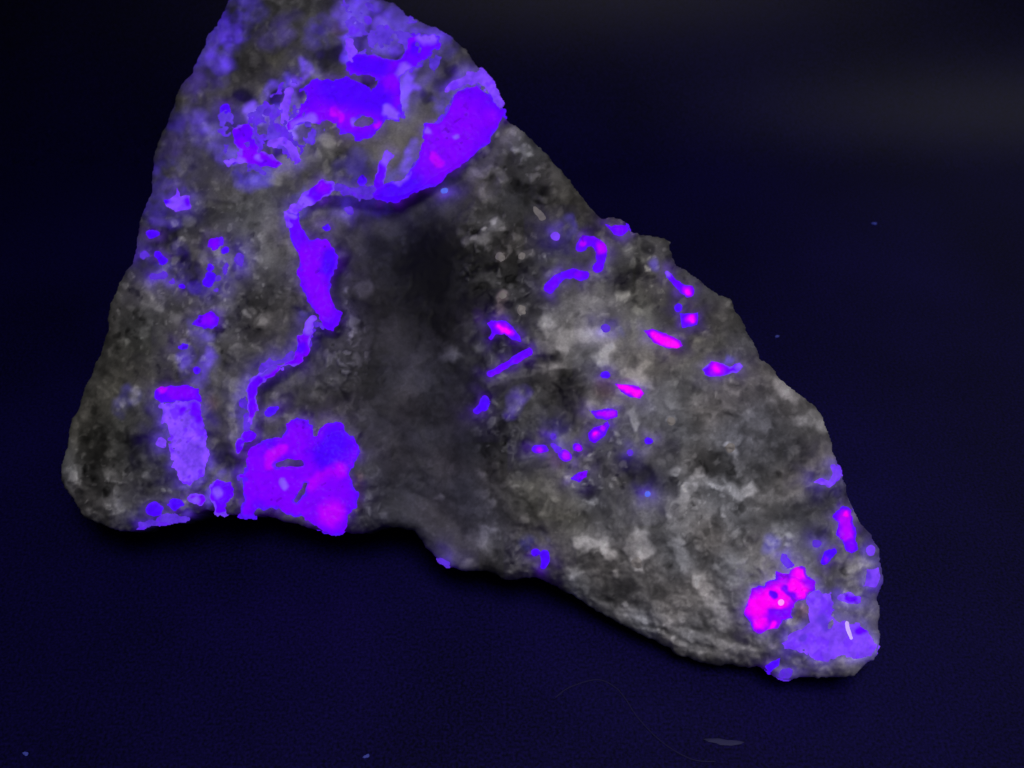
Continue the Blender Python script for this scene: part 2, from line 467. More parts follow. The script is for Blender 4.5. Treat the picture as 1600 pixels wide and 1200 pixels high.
def stone_mat():
    m, t, b = new_mat("grey_stone")
    a = t.nodes.new("ShaderNodeVertexColor")
    a.layer_name = "albedo"
    n = t.nodes.new("ShaderNodeTexNoise")
    n.inputs["Scale"].default_value = 2600
    n.inputs["Detail"].default_value = 2
    co = t.nodes.new("ShaderNodeTexCoord")
    t.links.new(co.outputs["Object"], n.inputs["Vector"])
    mr = t.nodes.new("ShaderNodeMapRange")
    mr.inputs[3].default_value = 0.72
    mr.inputs[4].default_value = 1.28
    t.links.new(n.outputs["Fac"], mr.inputs[0])
    mx = t.nodes.new("ShaderNodeMix")
    mx.data_type = 'RGBA'
    mx.blend_type = 'MULTIPLY'
    mx.inputs[0].default_value = 1
    t.links.new(a.outputs["Color"], mx.inputs[6])
    t.links.new(mr.outputs[0], mx.inputs[7])
    t.links.new(mx.outputs[2], b.inputs["Base Color"])
    g = t.nodes.new("ShaderNodeVertexColor")
    g.layer_name = "fluorescence"
    t.links.new(g.outputs["Color"], b.inputs["Emission Color"])
    b.inputs["Emission Strength"].default_value = 1.0
    b.inputs["Roughness"].default_value = 0.62
    b.inputs["Specular IOR Level"].default_value = 0.25
    return m


def glow_mat():
    m, t, b = new_mat("fluorescent_mineral")
    g = t.nodes.new("ShaderNodeVertexColor")
    g.layer_name = "fluorescence"
    t.links.new(g.outputs["Color"], b.inputs["Emission Color"])
    b.inputs["Emission Strength"].default_value = 1.0
    b.inputs["Base Color"].default_value = (0.008, 0.002, 0.03, 1)
    b.inputs["Roughness"].default_value = 0.55
    b.inputs["Specular IOR Level"].default_value = 0.1
    return m


def grain_mat():
    m, t, b = new_mat("pale_quartz")
    n = t.nodes.new("ShaderNodeTexNoise")
    n.inputs["Scale"].default_value = 900
    r = t.nodes.new("ShaderNodeValToRGB")
    r.color_ramp.elements[0].color = (0.30, 0.27, 0.26, 1)
    r.color_ramp.elements[1].color = (0.52, 0.49, 0.47, 1)
    co = t.nodes.new("ShaderNodeTexCoord")
    t.links.new(co.outputs["Object"], n.inputs["Vector"])
    t.links.new(n.outputs["Fac"], r.inputs[0])
    t.links.new(r.outputs[0], b.inputs["Base Color"])
    b.inputs["Roughness"].default_value = 0.5
    return m


def cloth_mat(name, c0, c1, scale, rough=0.85, spec=0.03):
    m, t, b = new_mat(name)
    co = t.nodes.new("ShaderNodeTexCoord")
    n = t.nodes.new("ShaderNodeTexNoise")
    n.inputs["Scale"].default_value = scale
    n.inputs["Detail"].default_value = 3
    n2 = t.nodes.new("ShaderNodeTexNoise")
    n2.inputs["Scale"].default_value = 28
    n2.inputs["Detail"].default_value = 4
    t.links.new(co.outputs["Object"], n.inputs["Vector"])
    t.links.new(co.outputs["Object"], n2.inputs["Vector"])
    ad = t.nodes.new("ShaderNodeMath")
    ad.operation = 'MULTIPLY_ADD'
    t.links.new(n2.outputs["Fac"], ad.inputs[0])
    ad.inputs[1].default_value = 0.4
    t.links.new(n.outputs["Fac"], ad.inputs[2])
    r = t.nodes.new("ShaderNodeValToRGB")
    r.color_ramp.elements[0].position = 0.52
    r.color_ramp.elements[1].position = 0.88
    r.color_ramp.elements[0].color = (*c0, 1)
    r.color_ramp.elements[1].color = (*c1, 1)
    t.links.new(ad.outputs[0], r.inputs[0])
    t.links.new(r.outputs[0], b.inputs["Base Color"])
    b.inputs["Roughness"].default_value = rough
    b.inputs["Specular IOR Level"].default_value = spec
    bp = t.nodes.new("ShaderNodeBump")
    bp.inputs["Strength"].default_value = 0.10
    bp.inputs["Distance"].default_value = 0.0003
    t.links.new(n.outputs["Fac"], bp.inputs["Height"])
    t.links.new(bp.outputs[0], b.inputs["Normal"])
    return m


def lint_mat(name, c, e=None):
    m, t, b = new_mat(name)
    n = t.nodes.new("ShaderNodeTexNoise")
    n.inputs["Scale"].default_value = 3000
    r = t.nodes.new("ShaderNodeValToRGB")
    r.color_ramp.elements[0].color = (*[k * 0.6 for k in c], 1)
    r.color_ramp.elements[1].color = (*c, 1)
    t.links.new(n.outputs["Fac"], r.inputs[0])
    t.links.new(r.outputs[0], b.inputs["Base Color"])
    if e:
        b.inputs["Emission Color"].default_value = (*e, 1)
        b.inputs["Emission Strength"].default_value = 1
    b.inputs["Roughness"].default_value = 0.8
    return m


M_STONE, M_GLOW, M_GRAIN = stone_mat(), glow_mat(), grain_mat()
M_TABLE = cloth_mat("navy_cloth", (0.0012, 0.0007, 0.016), (0.0090, 0.0052, 0.098), 2300, 0.42, 0.17)
M_BOARD = cloth_mat("dark_table_board", (0.028, 0.028, 0.034), (0.040, 0.040, 0.048), 500)
M_LINT = lint_mat("grey_lint", (0.034, 0.032, 0.125))
M_HAIR = lint_mat("faint_fibre", (0.010, 0.007, 0.075))
M_DUST = lint_mat("glowing_dust", (0.08, 0.08, 0.25), (0.010, 0.016, 0.14))


def mesh_obj(name, verts, faces, mat, parent=None, attrs=None, smooth=True):
    me = bpy.data.meshes.new(name)
    verts = np.asarray(verts, dtype=np.float32)
    if isinstance(faces, np.ndarray):
        me.vertices.add(len(verts))
        me.vertices.foreach_set("co", verts.ravel())
        nf = len(faces)
        me.loops.add(nf * 4)
        me.loops.foreach_set("vertex_index", faces.astype(np.int32).ravel())
        me.polygons.add(nf)
        me.polygons.foreach_set("loop_start", np.arange(nf, dtype=np.int32) * 4)
        me.update(calc_edges=True)
        me.validate()
    else:
        me.from_pydata(verts.tolist(), [], faces)
        me.update()
    if smooth:
        me.polygons.foreach_set("use_smooth", np.ones(len(me.polygons), dtype=bool))
    for k, v in (attrs or {}).items():
        a = me.color_attributes.new(k, 'FLOAT_COLOR', 'POINT')
        buf = np.ones((len(verts), 4), dtype=np.float32)
        buf[:, :3] = v
        a.data.foreach_set("color", buf.ravel())
    me.materials.append(mat)
    o = bpy.data.objects.new(name, me)
    COL.objects.link(o)
    if parent:
        o.parent = parent
    return o


def tag(o, label=None, cat=None, group=None, kind=None):
    for k, v in (("label", label), ("category", cat), ("group", group), ("kind", kind)):
        if v:
            o[k] = v
    return o


def grid_mesh(keep, shape):
    """quads of a vertex grid whose four corners are kept; returns (used vertex ids, faces)"""
    ny, nx = shape
    idx = np.arange(ny * nx).reshape(ny, nx)
    q = np.stack([idx[1:, :-1], idx[1:, 1:], idx[:-1, 1:], idx[:-1, :-1]], axis=-1).reshape(-1, 4)
    k = keep.ravel()[q].all(axis=1)
    q = q[k]
    used = np.unique(q)
    remap = np.full(ny * nx, -1)
    remap[used] = np.arange(len(used))
    return used, remap[q]


# ------------------------------------------------------------------ setting: cloth table top and black board behind
def slab(name, x0, x1, y0, y1, z0, z1, mat, nx=60, ny=60, wob=0.0):
    xs = np.linspace(x0, x1, nx)
    ys = np.linspace(y0, y1, ny)
    X, Y = np.meshgrid(xs, ys)
    Z = np.full(X.shape, z1)
    if wob:
        Z = Z - wob * (1 + fbm(X * 1e4, Y * 1e4, 900, 301, 2)) * 0.5
    v = np.stack([X, Y, Z], axis=-1).reshape(-1, 3)
    n = len(v)
    f = []
    for j in range(ny - 1):
        for i in range(nx - 1):
            a = j * nx + i
            f.append((a, a + 1, a + nx + 1, a + nx))
    loop = [i for i in range(nx)] + [j * nx + nx - 1 for j in range(1, ny)] + \
           [(ny - 1) * nx + i for i in range(nx - 2, -1, -1)] + [j * nx for j in range(ny - 2, 0, -1)]
    low = []
    for k in loop:
        p = v[k].copy()
        p[2] = z0
        low.append(p)
    v = np.vstack([v, np.array(low)])
    m = len(loop)
    for k in range(m):
        f.append((loop[(k + 1) % m], loop[k], n + k, n + (k + 1) % m))
    f.append(tuple(n + k for k in range(m))[::-1])
    return mesh_obj(name, v, f, mat, smooth=False)


YB = float(ground_point(800, 278)[1])
table = slab("table_top", -0.6, 0.6, -0.5, 0.5, -0.03, -0.004, M_BOARD, 4, 4)
tag(table, kind="structure")


def sweep(name, x0, x1, y0, yb, r, tilt, length, mat, th=0.0012):
    """one cloth laid flat on the table and carried up behind in a curve"""
    prof = [(y, 0.0, 0.0, 1.0) for y in np.linspace(y0, yb, 24)]
    lim = math.radians(tilt)
    for k in range(1, 41):
        a = lim * k / 40
        prof.append((yb + r * math.sin(a), r * (1 - math.cos(a)), -math.sin(a), math.cos(a)))
    ye, ze = prof[-1][0], prof[-1][1]
    for q in np.linspace(0, length, 20)[1:]:
        prof.append((ye + q * math.cos(lim), ze + q * math.sin(lim), -math.sin(lim), math.cos(lim)))
    xs = np.linspace(x0, x1, 60)
    n, m = len(xs), len(prof)
    v, f = [], []
    for side in (0, 1):
        for (y, z, ny, nz) in prof:
            for xx in xs:
                v.append((xx, y - ny * th * side, z - nz * th * side))
    for side in (0, 1):
        o = side * n * m
        for j in range(m - 1):
            for i in range(n - 1):
                q = (o + j * n + i, o + j * n + i + 1, o + (j + 1) * n + i + 1, o + (j + 1) * n + i)
                f.append(q if side == 0 else q[::-1])
    o = n * m
    for j in range(m - 1):
        a, b = j * n, (j + 1) * n
        f.append((a, b, b + o, a + o))
        a, b = j * n + n - 1, (j + 1) * n + n - 1
        f.append((b, a, a + o, b + o))
    for i in range(n - 1):
        f.append((i + 1, i, i + o, i + 1 + o))
        a = (m - 1) * n + i
        f.append((a, a + 1, a + 1 + o, a + o))
    return mesh_obj(name, np.array(v), f, mat)


bd = sweep("cloth_backdrop", -0.6, 0.6, -0.45, YB, 0.07, 50, 0.3, M_TABLE)
tag(bd, kind="structure")
tag(bd, kind="structure")

# ------------------------------------------------------------------ the rock
rock = bpy.data.objects.new("mineral_rock", None)
COL.objects.link(rock)
rock.empty_display_size = 0.03
tag(rock, "craggy wedge of grey rock with glowing violet and magenta patches on dark blue cloth", "rock")

CLS = {'v': (96, 0, 255), 'b': (74, 4, 250), 'p': (122, 66, 248), 'd': (88, 46, 212), 'lb': (84, 104, 236),
       'm': (140, 0, 255), 'w': (208, 176, 255), 's': (90, 54, 214), 't': (66, 40, 158), 'k': (255, 150, 255), 'h': (200, 0, 255)}
HOT = {'m': (255, 0, 250), 'q': (176, 0, 255), 'u': (122, 0, 255), 'p': (130, 78, 250), 'v': (98, 0, 255), 'b': (76, 0, 255),
       'd': (92, 52, 215)}
BIGSEED = [500]


HALO = []


def patch(name, shapes, cls='v', hot=(), holes=(), thick=0.00022, jit=2.6, label=None, parent=None, mott=0.0, lift=0.0, lace=0.0,
          mat=None, pale_rim=0.0, step=1.25):
    BIGSEED[0] += 7
    if mat is None and parent is None:
        HALO.append((shapes, cls, thick))
    sd = BIGSEED[0]
    xs, ys = [], []
    for sh in shapes:
        if sh[0] == 'E':
            R = max(sh[3], sh[4])
            xs += [sh[1] - R, sh[1] + R]
            ys += [sh[2] - R, sh[2] + R]
        else:
            R = 0 if sh[0] == 'P' else (max(sh[2]) if not np.isscalar(sh[2]) else sh[2])
            xs += [p[0] - R for p in sh[1]] + [p[0] + R for p in sh[1]]
            ys += [p[1] - R for p in sh[1]] + [p[1] + R for p in sh[1]]
    pad = 9
    ax = np.arange(min(xs) - pad, max(xs) + pad, step)
    ay = np.arange(min(ys) - pad, max(ys) + pad, step)
    X, Y = np.meshgrid(ax, ay)
    m = shape_sdf(X, Y, shapes)
    big = min(1.0, (max(xs) - min(xs)) / 60.0)
    m = m + jit * (0.75 * big * rnoise(X, Y, 24, sd + 8) + 0.7 * rnoise(X, Y, 12, sd) + 0.6 * rnoise(X, Y, 5.5, sd + 1))
    if lace:
        m = m - lace * sstep(-0.15, 0.5, fbm(X, Y, 22, sd + 12, 3, 0.65))
    if holes:
        m = np.minimum(m, -shape_sdf(X, Y, holes) - 0.4 * jit * rnoise(X, Y, 6, sd + 2))
    d = outline(X, Y)
    m = np.minimum(m, d + 1.5)
    keep = m > -4.5
    used, faces = grid_mesh(keep, X.shape)
    if len(faces) == 0:
        return None
    x, y, m, d = X.ravel()[used], Y.ravel()[used], m.ravel()[used], d.ravel()[used]
    h = surf(x, y, d)
    _, rel = grey_level(x, y)
    h = h + 0.000011 * np.clip(rel, -30, 40) * sstep(0, 20, d)
    k = np.clip(m / 5.0, -1, 1)
    h = h + thick * np.sin(k * math.pi / 2) + lift * sstep(-1, 6, m)
    h = h + np.where(m > 0, 0.00012 * np.clip(m / 6, 0, 1) * fbm(x, y, 12, sd + 3, 2), 0)
    pts = face_points(x, y, h)
    c = np.tile(srgb(CLS[cls]), (len(x), 1))
    if mott:
        n = np.clip(fbm(x, y, 20, sd + 4, 4, 0.7), -1.2, 1.2)
        c = c * (1 + mott * 0.5 * n[:, None] * np.array([0.8, 0.8, 0.55]))
        vi = sstep(0.15, 0.8, fbm(x, y, 17, sd + 9, 3, 0.7))[:, None] * mott
        c = c * (1 - vi) + srgb((100, 18, 255)) * vi
    else:
        n = fbm(x, y, 45, sd + 4, 3, 0.6)
        k = sstep(-0.1, 0.9, n)[:, None] * 0.8
        if cls in ('v',):
            c = c * (1 - k) + srgb(HOT['u']) * k
    for hh in hot:
        code, r, f = hh[0], hh[1], hh[2:]
        s = stroke_sdf(x + 2.5 * rnoise(x, y, 9, sd + 5), y + 2.5 * rnoise(x, y, 9, sd + 6), list(zip(f[0::2], f[1::2])), r)
        k = sstep(-0.5 * r, 0.55 * r, s)[:, None]
        c = c * (1 - k) + srgb(HOT[code]) * k
    if cls in ('v', 'm', 'b'):
        rn = 3.0 + 3.2 * rnoise(x, y, 14, sd + 13) + 1.2 * rnoise(x, y, 5, sd + 14)
        k = sstep(rn, rn - 3.0, m)[:, None] * 0.8
        rim = srgb((84, 20, 252)) if pale_rim == 0 else srgb((118, 66, 250))
        c = c * (1 - k) + rim * k
    gr = 1 + 0.10 * fbm(x, y, 7, sd + 15, 2) - 0.30 * sstep(0.62, 0.9, rnoise(x, y, 6.5, sd + 16)) * sstep(0.1, 0.6, rnoise(x, y, 40, sd + 17))
    c = c * gr[:, None]
    mat = mat or M_GLOW
    o = mesh_obj(name, pts, faces, mat, parent or rock, {"fluorescence": c})
    if label:
        o["label"] = label
    return o


fp, fv, fs = "fluorescent_patch", "fluorescent_vein", "fluorescent_speck"
# --- top block
patch(fp, [P(468, 143, 487, 126, 510, 121, 540, 122, 562, 128, 580, 140, 592, 125, 545, 115, 540, 98, 558, 84, 585, 88, 605, 92,
             628, 92, 632, 72, 640, 56, 675, 50, 686, 60, 685, 72, 670, 90, 652, 107, 640, 112, 626, 122, 622, 150, 627, 175,
             624, 190, 604, 187, 600, 198, 585, 208, 562, 220, 550, 213, 532, 206, 526, 192, 515, 187, 500, 192, 470, 195,
             450, 205, 446, 196, 460, 178, 470, 160)],
      'v', [('u', 30, 525, 170, 560, 175), ('q', 6, 520, 172, 533, 184), ('q', 6, 590, 195), ('b', 26, 520, 138, 570, 150, 590, 155),
            ('p', 10, 660, 58, 676, 58), ('p', 9, 632, 108, 628, 118), ('b', 16, 560, 98, 590, 105), ('p', 9, 462, 196, 485, 188),
            ('u', 12, 612, 130), ('p', 5, 552, 190), ('p', 8, 617, 180, 605, 172), ('b', 10, 650, 75)],
      [E(568, 190, 14, 8, -10), E(575, 126, 11, 9, 10), E(472, 152, 6, 9, 10), E(620, 86, 10, 7)], jit=4,
      label="broad violet patch across the top of the rock")
patch(fp, [P(365, 200, 388, 193, 402, 200, 400, 222, 405, 235, 425, 243, 440, 255, 430, 262, 405, 260, 385, 255, 355, 259, 350, 252,
             375, 245, 368, 230)], 'v', [('u', 10, 388, 240), ('p', 8, 355, 255, 375, 254), ('p', 6, 402, 246)], [E(408, 218, 6, 8)],
      jit=4, pale_rim=1)
patch(fp, [St([6, 9, 9, 6], 424, 224, 445, 220, 458, 232, 462, 248)], 'p', jit=4, mott=0.5, holes=[E(437, 238, 6, 7)])
patch(fs, [E(352, 171, 9, 10)], 'b')
patch(fs, [E(420, 175, 8, 6)], 'd', mott=0.4)
patch(fv, [St([5, 7, 6], 452, 143, 446, 165, 444, 187)], 'p', jit=3, mott=0.5)
patch(fp, [St([7, 9, 7], 546, 66, 550, 82, 552, 92)], 'p', jit=3, mott=0.4)
# slab with its pale crust
patch(fp, [P(715, 142, 745, 135, 765, 148, 775, 165, 788, 172, 788, 185, 775, 203, 762, 222, 745, 240, 725, 255, 705, 270, 688, 285,
             655, 298, 630, 312, 605, 319, 585, 313, 580, 302, 592, 292, 632, 278, 640, 262, 655, 245, 662, 222, 660, 205, 663, 195,
             690, 190, 700, 175, 708, 155)],
      'v', [('u', 40, 720, 190, 690, 240), ('q', 6, 677, 244, 687, 256), ('b', 18, 640, 290, 605, 308), ('u', 14, 765, 185),
            ('p', 5, 712, 214), ('p', 8, 620, 280, 632, 272), ('p', 5, 668, 205)], jit=3, thick=0.0006, lift=0.0004,
      label="long violet slab along the block's right-hand edge")
patch(fp, [St([5, 9, 10, 8, 5], 700, 140, 725, 124, 750, 120, 768, 140, 779, 162)], 'p', jit=4, mott=0.5)
patch(fv, [St([8, 7, 8, 8], 607, 242, 598, 262, 593, 285, 590, 303)], 'v', [('p', 9, 607, 240, 603, 250)], pale_rim=1)
patch(fs, [E(566, 282, 7, 8)], 'b')
patch(fp, [St([7, 8, 8], 540, 296, 560, 300, 582, 298)], 'd', jit=4, mott=0.6)
patch(fs, [E(545, 328, 9, 7)], 'd', jit=3, mott=0.5)
# edge vein
patch(fp, [P(486, 292, 503, 280, 520, 287, 524, 297, 512, 308, 500, 314, 488, 322, 474, 326, 464, 320, 470, 303, 480, 300)], 'v',
      [('u', 10, 505, 293), ('p', 10, 472, 312, 480, 318)], pale_rim=1)
patch(fv, [P(444, 331, 458, 330, 467, 334, 468, 352, 480, 365, 485, 372, 510, 374, 522, 385, 532, 402, 527, 425, 515, 440, 514, 455,
             522, 480, 532, 490, 528, 505, 520, 515, 508, 512, 500, 500, 490, 485, 480, 470, 470, 445, 466, 430, 470, 405, 461, 385,
             452, 362, 450, 342)],
      'v', [('u', 18, 480, 400, 490, 440, 505, 480), ('p', 7, 448, 335, 458, 334), ('b', 12, 515, 400, 512, 420)], jit=3.4, thick=0.0003,
      label="thick violet vein down the middle of the rock")
patch(fv, [St([5, 6, 9, 11, 8, 6, 7, 8, 9, 10, 4], 487, 498, 480, 515, 474, 535, 468, 560, 455, 566, 430, 575, 405, 590, 393, 602,
              392, 620, 395, 640, 388, 658)], 'v', [('p', 7, 486, 500, 480, 516), ('p', 5, 386, 655), ('b', 9, 470, 545), ('d', 5, 430, 572, 410, 584)],
      jit=4.2, pale_rim=1)
patch(fs, [E(512, 356, 7, 5)], 'b')
patch(fs, [E(425, 643, 10, 6, -25)], 'b')
patch(fp, [E(390, 681, 12, 9, -10), St([5, 4], 376, 690, 372, 706)], 'v', pale_rim=1)
patch(fv, [St([7, 7, 6, 6], 474, 318, 460, 328, 452, 338, 456, 352)], 'p', jit=4, mott=0.6)
patch(fv, [St([5, 4, 5, 4], 387, 655, 384, 668, 386, 676, 378, 690)], 'd', jit=3, mott=0.5)
patch(fv, [St([5, 6, 5], 528, 292, 540, 297, 552, 300)], 'd', jit=3, mott=0.5)
for shp, cl, lc in (
        (P(335, 168, 380, 168, 420, 160, 446, 128, 470, 104, 492, 118, 478, 170, 500, 200, 470, 250, 432, 268, 356, 266, 345, 230), 's', 44),
        (P(535, 0, 590, 5, 640, 32, 690, 58, 688, 90, 655, 140, 632, 185, 612, 170, 640, 105, 560, 95, 538, 60), 's', 38),
        (P(632, 285, 655, 240, 690, 185, 715, 140, 745, 118, 772, 130, 770, 160, 700, 200, 660, 280), 's', 36)):
    patch(fp, [shp], cl, jit=6, mott=0.5, lace=lc, thick=0.00012)
patch(fv, [St([5, 8, 6, 6, 7, 6, 7, 6, 5], 500, 508, 487, 506, 476, 540, 455, 560, 425, 568, 396, 590, 384, 605, 383, 640, 384, 672)], 'd', jit=5,
      mott=0.5, lace=5, thick=0.00012)
# bright cluster on the lower edge
patch(fp, [P(390, 697, 415, 690, 437, 682, 447, 667, 465, 652, 482, 655, 487, 665, 490, 682, 496, 682, 500, 667, 512, 659, 530, 660,
             537, 675, 552, 687, 562, 705, 557, 717, 547, 727, 547, 745, 555, 762, 560, 777, 555, 792, 542, 805, 540, 820, 530, 834,
             512, 834, 500, 826, 485, 818, 475, 808, 450, 803, 435, 796, 402, 796, 397, 811, 377, 811, 377, 795, 382, 775, 382, 750,
             372, 745, 385, 735, 387, 710)],
      'v', [('u', 22, 462, 680, 455, 690), ('u', 30, 410, 740, 450, 780, 480, 790), ('q', 9, 440, 702, 424, 712, 420, 726),
            ('q', 13, 528, 735, 500, 752, 488, 756), ('u', 30, 520, 770, 510, 800), ('q', 20, 518, 802), ('p', 5, 440, 752, 445, 760),
            ('b', 22, 525, 690, 510, 710), ('u', 14, 480, 735)],
      [St([4, 6, 5], 434, 726, 450, 723, 469, 725), St([3, 4, 3], 477, 757, 472, 770, 462, 782)], thick=0.0004, jit=3.6,
      label="large glowing violet crystal cluster at the lower edge")
# left column
patch(fp, [P(241, 612, 248, 603, 270, 600, 300, 603, 312, 610, 314, 626, 295, 627, 270, 629, 252, 629, 242, 622)], 'v',
      [('q', 7, 253, 607), ('u', 10, 270, 613, 295, 613)], thick=0.0004, label="bright violet cap on the pale lilac column")
patch(fp, [P(245, 630, 312, 626, 317, 645, 322, 665, 318, 680, 326, 705, 328, 725, 320, 745, 308, 755, 295, 762, 280, 752, 268, 737,
             266, 715, 262, 690, 262, 670, 253, 655)], 'p', [('v', 9, 304, 636, 311, 652), ('v', 8, 285, 640), ('d', 8, 250, 645)],
      jit=6, mott=0.7, lace=3, label="pale lilac column on the left side of the rock")
patch(fs, [E(252, 692, 7, 8)], 'p', mott=0.3)
patch(fs, [E(240, 796, 13, 11)], 'b')
patch(fp, [E(275, 787, 13, 10)], 'b')
patch(fp, [St([8, 9], 300, 777, 312, 781)], 'v', [('p', 7, 305, 782)], pale_rim=1)
patch(fp, [P(328, 757, 345, 750, 360, 755, 363, 775, 350, 786, 352, 803, 338, 800, 330, 782)], 'v', [('p', 8, 340, 770)], jit=5, pale_rim=1)
patch(fs, [E(375, 745, 7, 5)], 'd', mott=0.4)
patch(fv, [St([3, 5, 5, 3], 290, 808, 268, 811, 245, 814, 221, 820)], 'd', jit=4, mott=0.6)
patch(fs, [E(308, 579, 6, 6)], 'b')
patch(fs, [E(286, 541, 7, 5)], 'b')
# left pockets
patch(fp, [P(252, 309, 262, 313, 272, 305, 277, 292, 283, 305, 298, 305, 297, 325, 280, 330, 265, 326)], 'p', [('b', 6, 260, 314), ('v', 6, 292, 315)], mott=0.4)
for sh, c in (([E(239, 366, 9, 8)], 'b'), ([E(225, 398, 7, 6)], 'd'), ([St([6, 7], 246, 398, 255, 407)], 'b'),
              ([St([5, 7], 238, 432, 254, 431)], 'd'), ([E(284, 447, 7, 5)], 'b'), ([E(270, 440, 6, 4)], 'd'),
              ([E(337, 380, 12, 9, -25)], 'v'), ([E(353, 390, 7, 6, -30)], 'b'), ([E(374, 406, 8, 10)], 'd'),
              ([E(328, 418, 6, 7)], 'b'), ([St([8, 7], 328, 433, 325, 441)], 'b'), ([E(351, 420, 5, 7)], 'd'),
              ([E(337, 453, 5, 4)], 'd'), ([E(340, 435, 6, 6)], 'd')):
    patch(fs, sh, c, jit=2.6)
patch(fp, [P(298, 507, 314, 491, 330, 486, 345, 494, 341, 508, 325, 515, 312, 512)], 'v', [('u', 9, 325, 500)])
# right half: small crystals
cr = "fluorescent_crystal"
patch(cr, [P(945, 350, 955, 353, 980, 352, 982, 362, 973, 369, 960, 368)], 'v', jit=1.5)
patch(cr, [St([8, 8, 7, 9, 9, 7, 8], 908, 385, 912, 377, 925, 376, 937, 384, 940, 395, 938, 410, 935, 418)], 'v',
      [('q', 8, 939, 387), ('q', 5, 910, 380)], jit=1.6, label="hook-shaped violet crystal vein near the right-hand rim")
patch(cr, [St([8, 8, 7, 7, 7, 6], 859, 451, 868, 439, 880, 431, 895, 427, 906, 430, 915, 430)], 'v', [('u', 6, 905, 429)], jit=1.8)
patch(fs, [E(868, 369, 8, 7, 30)], 'p', jit=1.5)
patch(cr, [St([4, 5, 8, 10], 1042, 426, 1053, 441, 1066, 451, 1076, 455)], 'v', [('p', 6, 1042, 427), ('q', 8, 1073, 455), ('m', 4, 1074, 456)], jit=1.2)
patch(fs, [E(1060, 481, 6, 7)], 'b', jit=1.2)
patch(cr, [P(1063, 490, 1090, 489, 1090, 508, 1066, 512)], 'v', [('q', 8, 1079, 499), ('m', 5, 1081, 499)], jit=1.2)
patch(cr, [P(1005, 516, 1020, 514, 1040, 521, 1062, 532, 1067, 540, 1058, 545, 1040, 543, 1022, 535)], 'm',
      [('m', 6, 1022, 523, 1035, 531, 1056, 540)], jit=1.2)
patch(cr, [P(1096, 577, 1112, 566, 1130, 567, 1140, 574, 1155, 567, 1161, 572, 1150, 581, 1138, 583, 1125, 588, 1104, 588)], 'v',
      [('h' if False else 'q', 11, 1120, 576), ('m', 6, 1119, 577), ('p', 6, 1155, 572)], jit=2, pale_rim=1)
patch(fs, [E(946, 513, 7, 6)], 'd', jit=1.5)
patch(fs, [E(945, 586, 7, 6)], 'b', jit=1.5)
patch(cr, [P(959, 599, 980, 600, 998, 604, 1007, 615, 1000, 623, 985, 620, 970, 612)], 'm', [('m', 6, 972, 605, 985, 610, 998, 615)], jit=1.2)
patch(cr, [P(918, 640, 930, 641, 950, 638, 965, 641, 965, 652, 948, 656, 930, 653)], 'v', [('q', 6, 940, 647, 955, 647), ('p', 4, 922, 642)], jit=1.2)
patch(cr, [P(919, 677, 928, 668, 940, 665, 950, 658, 954, 665, 945, 680, 930, 692, 921, 689)], 'v', [('q', 7, 930, 678), ('m', 4, 929, 677), ('q', 4, 942, 668)], jit=1.2)
patch(cr, [P(761, 505, 770, 500, 790, 500, 801, 510, 813, 525, 814, 534, 800, 531, 788, 522, 775, 524, 766, 532, 763, 528, 768, 520)], 'v',
      [('q', 7, 780, 510, 795, 520), ('m', 4, 780, 510, 793, 519)], jit=1.3, label="violet boomerang crystal beside the dark hollow")
patch(cr, [St([5, 5, 6, 6], 766, 584, 780, 577, 810, 559, 827, 550)], 'v', jit=1.2, label="thin straight violet crystal needle")
patch(cr, [E(757, 630, 8, 11, 10), St([5, 5], 752, 636, 744, 642)], 'b', jit=1.2)
patch(cr, [E(843, 702, 13, 7)], 'v', [('q', 6, 842, 703)], jit=1.5)
patch(cr, [E(883, 712, 11, 9, 30)], 'm', [('q', 6, 883, 712)], jit=1.5)
patch(fs, [E(903, 699, 7, 6)], 'v', [('q', 4, 903, 699)], jit=1.5)
patch(fs, [E(864, 682, 5, 5)], 'd', jit=1)
patch(fs, [St([4, 5], 863, 695, 873, 704)], 'd', jit=2, mott=0.4)
patch(cr, [P(890, 748, 905, 738, 918, 735, 916, 745, 905, 753)], 'v', [('u', 5, 905, 746)], jit=1)
patch(fs, [E(1013, 689, 7, 6)], 'b', jit=1)
patch(fs, [E(985, 707, 5, 5)], 'd', jit=1)
patch(fs, [E(1012, 772, 4.5, 4.5)], 'lb', jit=1)
patch(fs, [E(694, 298, 6, 5, -15)], 'lb', jit=1.2)
patch(fs, [E(837, 863, 7, 6)], 'b', jit=1)
patch(cr, [St([7, 7, 5], 851, 866, 852, 876, 849, 884)], 'b', jit=1)
patch(fs, [St([2.5, 3.5], 688, 874, 700, 880)], 'd', jit=1.5)
# right rim
patch(fv, [St([4, 6, 5, 5, 3], 1303, 729, 1308, 742, 1296, 755, 1284, 752, 1272, 754)], 'p', jit=2.6, mott=0.5)
patch(cr, [P(1317, 788, 1331, 797, 1333, 815, 1339, 830, 1336, 842, 1339, 858, 1331, 865, 1322, 862, 1317, 845, 1308, 835, 1308, 818, 1299, 808, 1308, 797)],
      'v', [('q', 10, 1320, 806, 1325, 835), ('m', 4, 1321, 803), ('u', 8, 1330, 852)], jit=2, label="upright violet crystal close to the right-hand rim")
patch(cr, [St([7, 7, 5], 1289, 876, 1294, 868, 1304, 862)], 'b', [('u', 5, 1291, 874)], jit=1.5)
patch(fs, [E(1276, 850, 8, 6, -20)], 'd', jit=2)
patch(fs, [E(1360, 861, 7, 9)], 'p', jit=1.5)
patch(fp, [P(1355, 890, 1372, 887, 1376, 905, 1368, 917, 1350, 916)], 'p', [('d', 6, 1356, 900)], jit=2, mott=0.3)
